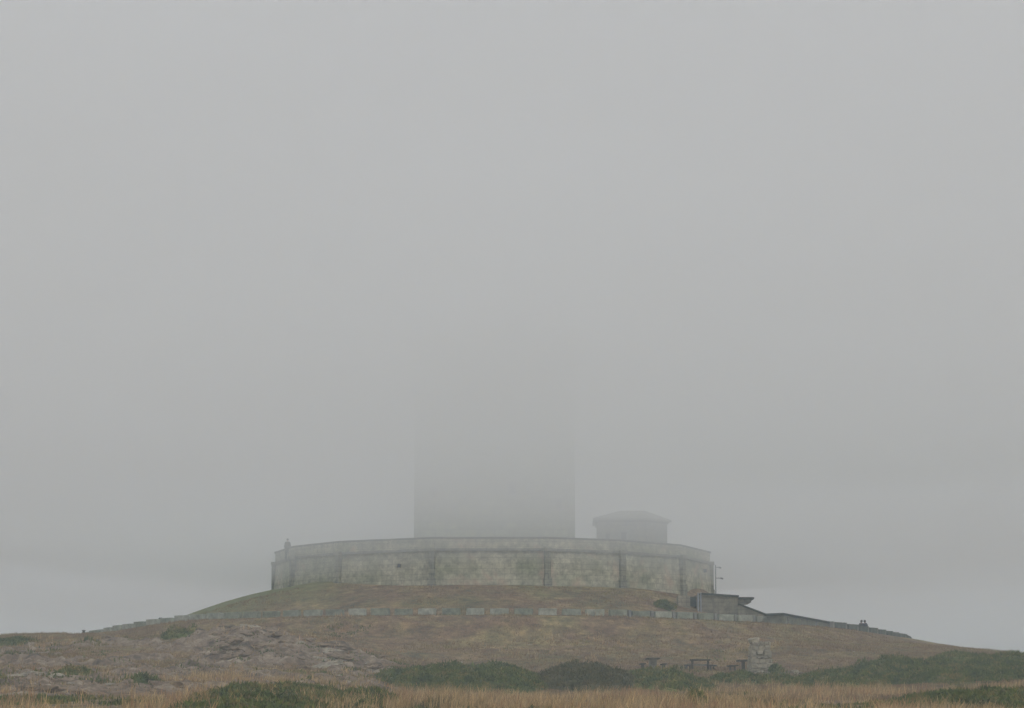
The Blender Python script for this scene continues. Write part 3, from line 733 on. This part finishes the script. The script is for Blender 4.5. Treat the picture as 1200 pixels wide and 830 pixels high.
# ------------------------------------------------------------------ bushes: heightfield cores with leaf-sized faces
def leaves(pts, size, up=.4):
    n = len(pts); d = rng.normal(size=(n, 3)); d[:, 2] = np.abs(d[:, 2]) + up; d /= np.linalg.norm(d, axis=1)[:, None]
    s = rng.normal(size=(n, 3)); s -= (s * d).sum(1)[:, None] * d; s /= np.linalg.norm(s, axis=1)[:, None]
    L = size * rng.uniform(.6, 1.5, n)[:, None]; W = L * rng.uniform(.25, .5, n)[:, None]
    v = np.stack([pts - s * W * .5, pts + s * W * .5, pts + d * L], 1).reshape(-1, 3)
    return v, np.arange(3 * n).reshape(-1, 3)
def thicket(label, pxa, pxb, Y0, Y1, tops, matn='gorse', dens=26, seed=1, cat='bush', group=None, name='gorse_bush', gap=.0):
    """tops: list of (px, height m)"""
    xa, xb = (pxa - 600) / F * (Y0 + Y1) / 2, (pxb - 600) / F * (Y0 + Y1) / 2
    ym = (Y0 + Y1) / 2
    tx = [(p - 600) / F * ym for p, _ in tops]; th_ = [h for _, h in tops]
    def H(x, y):
        u = (x - (xa + xb) / 2) / ((xb - xa) / 2); w = (y - ym) / ((Y1 - Y0) / 2)
        e = 1 - np.abs(u) ** 2.6 - np.abs(w) ** 2.2 + fbm(x, y, 3.2, seed, 3) * .5
        h = np.interp(x, tx, th_) * np.clip(e, 0, 1) ** .45
        h = h * (1 + fbm(x, y, 2.2, seed + 5, 3) * .75) * (1 - gap * ss(.1, .5, fbm(x, y, 3.0, seed + 9, 2)))
        h = h + (h > .05) * fbm(x, y, .8, seed + 3, 2) * .22
        return np.where(e > 0, np.maximum(h, 0), 0)
    sx = .3; gx = np.arange(xa - 1.5, xb + 1.5, sx); gy = np.arange(Y0 - 1.2, Y1 + 1.2, sx)
    GX, GY = np.meshgrid(gx, gy); h = H(GX.ravel(), GY.ravel()); gzv = ground(GX.ravel(), GY.ravel())
    Vc = np.stack([GX.ravel(), GY.ravel(), gzv + h * .85 - .12], 1)
    i_ = np.arange(len(gy) - 1)[:, None] * len(gx) + np.arange(len(gx) - 1)[None, :]
    Fc = np.stack([i_, i_ + 1, i_ + len(gx) + 1, i_ + len(gx)], -1).reshape(-1, 4)
    keep = (h[Fc] > .06).any(1); Fc = Fc[keep]
    used = np.unique(Fc); rm_ = np.full(len(Vc), -1); rm_[used] = np.arange(len(used)); Vc = Vc[used]; Fc = rm_[Fc]
    area = (xb - xa) * (Y1 - Y0); n = int(area * dens * 6 + 5000)
    px_ = rng.uniform(xa - 1, xb + 1, n); py_ = rng.uniform(Y0 - 1, Y1 + 1, n); hh = H(px_, py_); k_ = hh > .06
    px_, py_, hh = px_[k_], py_[k_], hh[k_]
    pts = np.stack([px_, py_, ground(px_, py_) + hh * rng.uniform(.78, 1.03, len(hh))], 1)
    # extra on the near flank
    v1, f1 = leaves(pts, .15)
    q_ = rng.choice(len(pts), len(pts) // 12); v2, f2 = leaves(pts[q_], .21, .8)
    f1 = np.concatenate([f1, f2 + len(v1)]); v1 = np.concatenate([v1, v2])
    tri = np.concatenate([Fc[:, [0, 1, 2]], Fc[:, [0, 2, 3]]])
    Va = np.concatenate([v1, Vc]); Fa = np.concatenate([f1, tri + len(v1)])
    o0 = Vector(((xa + xb) / 2, ym, gz((xa + xb) / 2, ym)))
    me_ = np_mesh(name, Va - np.array(o0), Fa, M[matn]); o = link(name, me_, None, o0); tag(o, label, cat, group)
    return o
thicket('long dark gorse bank left of the centre, below the open slope', 446, 645, 131, 158, [(446, .4), (490, .8), (560, 1.0), (600, 1.0), (645, .85)], 'gorse', seed=11)
thicket('brownish heather hump rising in the middle of the dark gorse bank', 620, 742, 134, 160, [(618, .6), (670, .95), (700, 1.0), (738, .7)], 'heather', seed=23, name='heather_bush', cat='bush')
thicket('dense dark gorse bush just below the picnic tables', 728, 842, 134, 161, [(728, .7), (785, .68), (806, .4), (822, .2), (842, .08)], 'gorse', seed=31)
thicket('small low gorse bush below the ruined pillar', 832, 925, 150, 158, [(832, .3), (870, .5), (925, .3)], 'gorse', seed=37, gap=.3)
thicket('dark gorse bush below the boulders right of the pillar', 915, 1030, 137, 158, [(918, .3), (965, .6), (1000, .7), (1025, .5)], 'gorse', seed=43, gap=.7)
thicket('broad gorse patch in the middle of the right hand slope', 1008, 1145, 136, 168, [(1008, .5), (1060, .7), (1140, .6)], 'gorse', seed=47, gap=.6)
thicket('large gorse bush on the right slope reaching nearly to the skyline', 1085, 1215, 160, 174, [(1085, .5), (1130, .65), (1160, .4), (1215, .15)], 'gorse', seed=53, gap=.1)
thicket('dark gorse bank running out of frame at the right edge', 1128, 1300, 138, 164, [(1130, .5), (1190, .8), (1300, .8)], 'gorse', seed=59, gap=.2)
thicket('dark gorse bush cut by the bottom right edge of the picture', 1045, 1215, 88, 104, [(1045, .25), (1120, .4), (1170, .5), (1215, .4)], 'gorse', seed=61, dens=40)
thicket('wide green gorse bank at the lower left below the outcrop', 228, 430, 80, 114, [(228, .25), (300, .5), (360, .45), (425, .25)], 'gorse', seed=67, dens=36, gap=.5)
thicket('low green bush beside the stony gully at the bottom', 400, 470, 88, 108, [(400, .4), (440, .45), (470, .3)], 'gorse', seed=68, dens=34, gap=.2)
thicket('small green bush above the bottom left rocks', 72, 110, 132, 140, [(72, .35), (90, .5), (110, .3)], 'gorse', seed=71)
thicket('small green bush lower right of the bottom left rocks', 160, 192, 120, 128, [(160, .3), (175, .45), (192, .25)], 'gorse', seed=73)
thicket('faint green scrub patch below the left end of the block ring', 190, 235, 172, 179, [(190, .3), (212, .45), (235, .3)], 'gorse', seed=79)
thicket('little round bush in the straw grass at the bottom centre right', 803, 826, 90, 96, [(803, .3), (815, .45), (826, .3)], 'gorse', seed=83, dens=40)
thicket('small dark shrub growing against the right foot of the ruined pillar', 898, 917, 163.9, 166, [(898, .7), (905, .85), (917, .35)], 'gorse', seed=89, dens=60)
thicket('faint scrubby bush on the mound just left of the entrance block', 764, 792, 196.5, 199.5, [(764, .12), (778, .24), (792, .12)], 'gorse', seed=97)
thicket('dark green scrub patch on the left skyline slope', -10, 48, 176, 181, [(-10, .3), (15, .4), (48, .2)], 'gorse', seed=101)

# ------------------------------------------------------------------ grass
def grass(name, n_tuft, ya, yb, blades, hmin, hmax, width, m, label, accept, cx_spread=.12):
    y = rng.uniform(ya, yb, n_tuft); hw = (y * 640 / F + 3); x = rng.uniform(-1, 1, n_tuft) * hw
    k_ = rng.uniform(size=n_tuft) < accept(x, y); x, y = x[k_], y[k_]; nt_ = len(x)
    hs = rng.uniform(.5, 1.25, nt_) * (.45 + .9 * vnoise(x, y, 3, 33))
    X_ = np.repeat(x, blades) + rng.normal(0, cx_spread, nt_ * blades); Y_ = np.repeat(y, blades) + rng.normal(0, cx_spread, nt_ * blades)
    Hh = np.repeat(hs, blades) * rng.uniform(hmin, hmax, nt_ * blades)
    Zb = ground(X_, Y_) - .03
    a_ = rng.uniform(0, 2 * np.pi, nt_ * blades); le = rng.uniform(.05, .6, nt_ * blades) * Hh
    wa = rng.uniform(0, np.pi, nt_ * blades); w_ = width * rng.uniform(.6, 1.4, nt_ * blades)
    dx = np.cos(wa) * w_ / 2; dy = np.sin(wa) * w_ / 2
    lx_ = np.cos(a_) * le + .10 * Hh; ly_ = np.sin(a_) * le
    b0 = np.stack([X_ - dx, Y_ - dy, Zb], 1); b1 = np.stack([X_ + dx, Y_ + dy, Zb], 1)
    m0 = np.stack([X_ - dx * .8 + lx_ * .35, Y_ - dy * .8 + ly_ * .35, Zb + Hh * .6], 1); m1 = np.stack([X_ + dx * .8 + lx_ * .35, Y_ + dy * .8 + ly_ * .35, Zb + Hh * .6], 1)
    tp = np.stack([X_ + lx_, Y_ + ly_, Zb + Hh], 1)
    n_ = len(X_); V_ = np.stack([b0, b1, m1, m0, tp], 1).reshape(-1, 3); o_ = np.arange(n_)[:, None] * 5
    Fa = np.concatenate([o_ + np.array([[0, 1, 2]]), o_ + np.array([[0, 2, 3]]), o_ + np.array([[3, 2, 4]])])
    o = link(name, np_mesh(name, V_, Fa, m)); tag(o, label, 'grass', None, 'stuff')
def notrock(x, y, k=.95): return 1 - k * ss(.3, .7, rockmask(x, y))
def inring(x, y): return np.hypot(x - CX, y - CY) < RR + .6
grass('tall_grass', 26000, 76, 150, 9, .28, .62, .022, M['straw'], 'tall straw coloured dry grass across the foreground slope',
      lambda x, y: (.05 + .95 * ss(-.05, .25, fbm(x, y, 5, 61, 4))) * notrock(x, y) * (1 - .7 * ss(124, 136, y) * (x > -9)) * np.where((600 + F * x / y < 150), .45, 1))
grass('heath_scrub', 7500, 84, 184, 34, .06, .26, .07, M['gorse'], 'low dark heath and scrub tufts dotted over the rocky left slope',
      lambda x, y: np.where(inring(x, y), 0, 1) * (ss(.16, .42, fbm(x, y, 6.5, 171, 4)) * np.where(600 + F * x / y < 440, .6, .28) * np.where(600 + F * x / y > 880, 2.6, 1) * np.where(y < 128, 2.0, 1) + .35 * ss(.3, .5, rockmask(x, y)) * ss(.0, .3, fbm(x, y, 3, 7, 3))), .3)
grass('short_grass', 110000, 118, 196, 6, .07, .2, .03, M['short'], 'short brownish dry grass covering the slope below the block ring',
      lambda x, y: np.where(inring(x, y), 0, 1) * notrock(x, y, .8))
grass('wiry_grass', 5000, 148, 186, 9, .2, .42, .025, M['straw'], 'scattered taller straw tufts among the outcrop and short turf',
      lambda x, y: np.where(inring(x, y), 0, 1) * ss(.1, .4, fbm(x, y, 6, 71, 3)) * np.where(x < -8, 1, .45))
grass('mound_grass', 30000, 188, 206, 5, .06, .16, .035, M['short'], 'short thin turf on the mound under the terrace',
      lambda x, y: np.where((np.hypot(x - CX, y - CY) < 30) & (np.hypot(x - CX, y - CY) > 18.9), 1, 0) * np.where((y > 197) & (x > 12), 0, 1))

# ------------------------------------------------------------------ haze and low cloud (real volumes)
def volume_mat(name, dens, col, aniso):
    m = bpy.data.materials.new(name); m.use_nodes = True; nt = m.node_tree
    nt.nodes.remove(nt.nodes['Principled BSDF'])
    v = nt.nodes.new('ShaderNodeVolumePrincipled'); v.inputs['Density'].default_value = dens; v.inputs['Color'].default_value = (*col, 1); v.inputs['Anisotropy'].default_value = aniso
    nt.links.new(v.outputs[0], nt.nodes['Material Output'].inputs['Volume']); return m
HAZE_D, CLOUD_D, CLOUD_Z, CLOUD_T = .0014, .040, 15.2, 46.0
hz = MB().box((0, 330, 12.25), (960, 820, 46.5)); me = bpy.data.meshes.new('haze'); me.from_pydata(hz.v, [], hz.f)
me.materials.append(volume_mat('haze', HAZE_D, (.84, .95, 1.0), .0)); o = link('haze', me); tag(o, 'thin grey haze over the whole hill', 'haze', None, 'stuff')
# low cloud: closed mesh with an uneven underside, swallowing the upper tower
gx = np.linspace(-470, 470, 157); gy = np.linspace(-60, 730, 132); GX, GY = np.meshgrid(gx, gy); nX, nY = len(gx), len(gy)
rc_ = np.hypot(GX.ravel() + 1, GY.ravel() - 222)
zb = CLOUD_Z - 3.1 * np.exp(-(rc_ / 30.0) ** 2) + 2.2 * ss(26, 75, np.abs(GX.ravel())) + fbm(GX.ravel(), GY.ravel(), 40, 5, 3) * 1.3
zt_ = CLOUD_T + fbm(GX.ravel(), GY.ravel(), 60, 15, 3) * 2
Vb = np.concatenate([np.stack([GX.ravel(), GY.ravel(), zb], 1), np.stack([GX.ravel(), GY.ravel(), zt_], 1)])
ii = np.arange(nY - 1)[:, None] * nX + np.arange(nX - 1)[None, :]
bot = np.stack([ii, ii + nX, ii + nX + 1, ii + 1], -1).reshape(-1, 4); top = np.stack([ii, ii + 1, ii + nX + 1, ii + nX], -1).reshape(-1, 4) + nX * nY
per = list(range(0, nX)) + [k * nX + nX - 1 for k in range(1, nY)] + [(nY - 1) * nX + k for k in range(nX - 2, -1, -1)] + [k * nX for k in range(nY - 2, 0, -1)]
side = np.array([[a_, b_, b_ + nX * nY, a_ + nX * nY] for a_, b_ in zip(per, per[1:] + per[:1])])
me = np_mesh('low_cloud', Vb, np.concatenate([bot, top, side]), volume_mat('low cloud', CLOUD_D, (.992, .9795, .941), .0))
o = link('low_cloud', me); tag(o, 'dense fog bank swallowing the upper part of the tower', 'fog', None, 'stuff')

# ------------------------------------------------------------------ light
SUN_EL, SUN_AZ = 52, -150
w = bpy.data.worlds.new('World'); S.world = w; w.use_nodes = True; nt = w.node_tree
sky = nt.nodes.new('ShaderNodeTexSky'); sky.sky_type = 'NISHITA'; sky.sun_disc = False
sky.sun_elevation = R(SUN_EL); sky.sun_rotation = R(180 - 30); sky.dust_density = .6; sky.air_density = 1.0; sky.ozone_density = 2
hs = nt.nodes.new('ShaderNodeHueSaturation'); hs.inputs['Saturation'].default_value = .74
nt.links.new(sky.outputs[0], hs.inputs['Color']); nt.links.new(hs.outputs[0], nt.nodes['Background'].inputs[0]); nt.nodes['Background'].inputs[1].default_value = .13
sun = bpy.data.lights.new('sun', 'SUN'); sun.energy = 1.2; sun.angle = R(14); sun.color = (1, .94, .86)
so = bpy.data.objects.new('sun', sun); COL.objects.link(so)
az = R(180 - 30)      # compass direction of the sun seen from +Y, clockwise
d = Vector((math.sin(az) * math.cos(R(SUN_EL)), math.cos(az) * math.cos(R(SUN_EL)), math.sin(R(SUN_EL))))
so.rotation_euler = d.to_track_quat('Z', 'Y').to_euler(); so.location = d * 60

# ------------------------------------------------------------------ camera
cam = bpy.data.cameras.new('camera'); cam.sensor_width = 36; cam.lens = 36 * F / 1200; cam.clip_end = 3000; cam.clip_start = .1
co = bpy.data.objects.new('camera', cam); COL.objects.link(co); co.location = (0, 0, 0); co.rotation_euler = (R(90) + PITCH, 0, 0)
S.camera = co

S.cycles.max_bounces = 12; S.cycles.volume_bounces = 8; S.cycles.diffuse_bounces = 3
S.cycles.use_denoising = True
try: S.cycles.denoiser = 'OPENIMAGEDENOISE'
except Exception: pass
S.view_settings.view_transform = 'Standard'; S.view_settings.look = 'None'; S.view_settings.gamma = 1; S.view_settings.exposure = 1.1
S.view_settings.use_curve_mapping = False
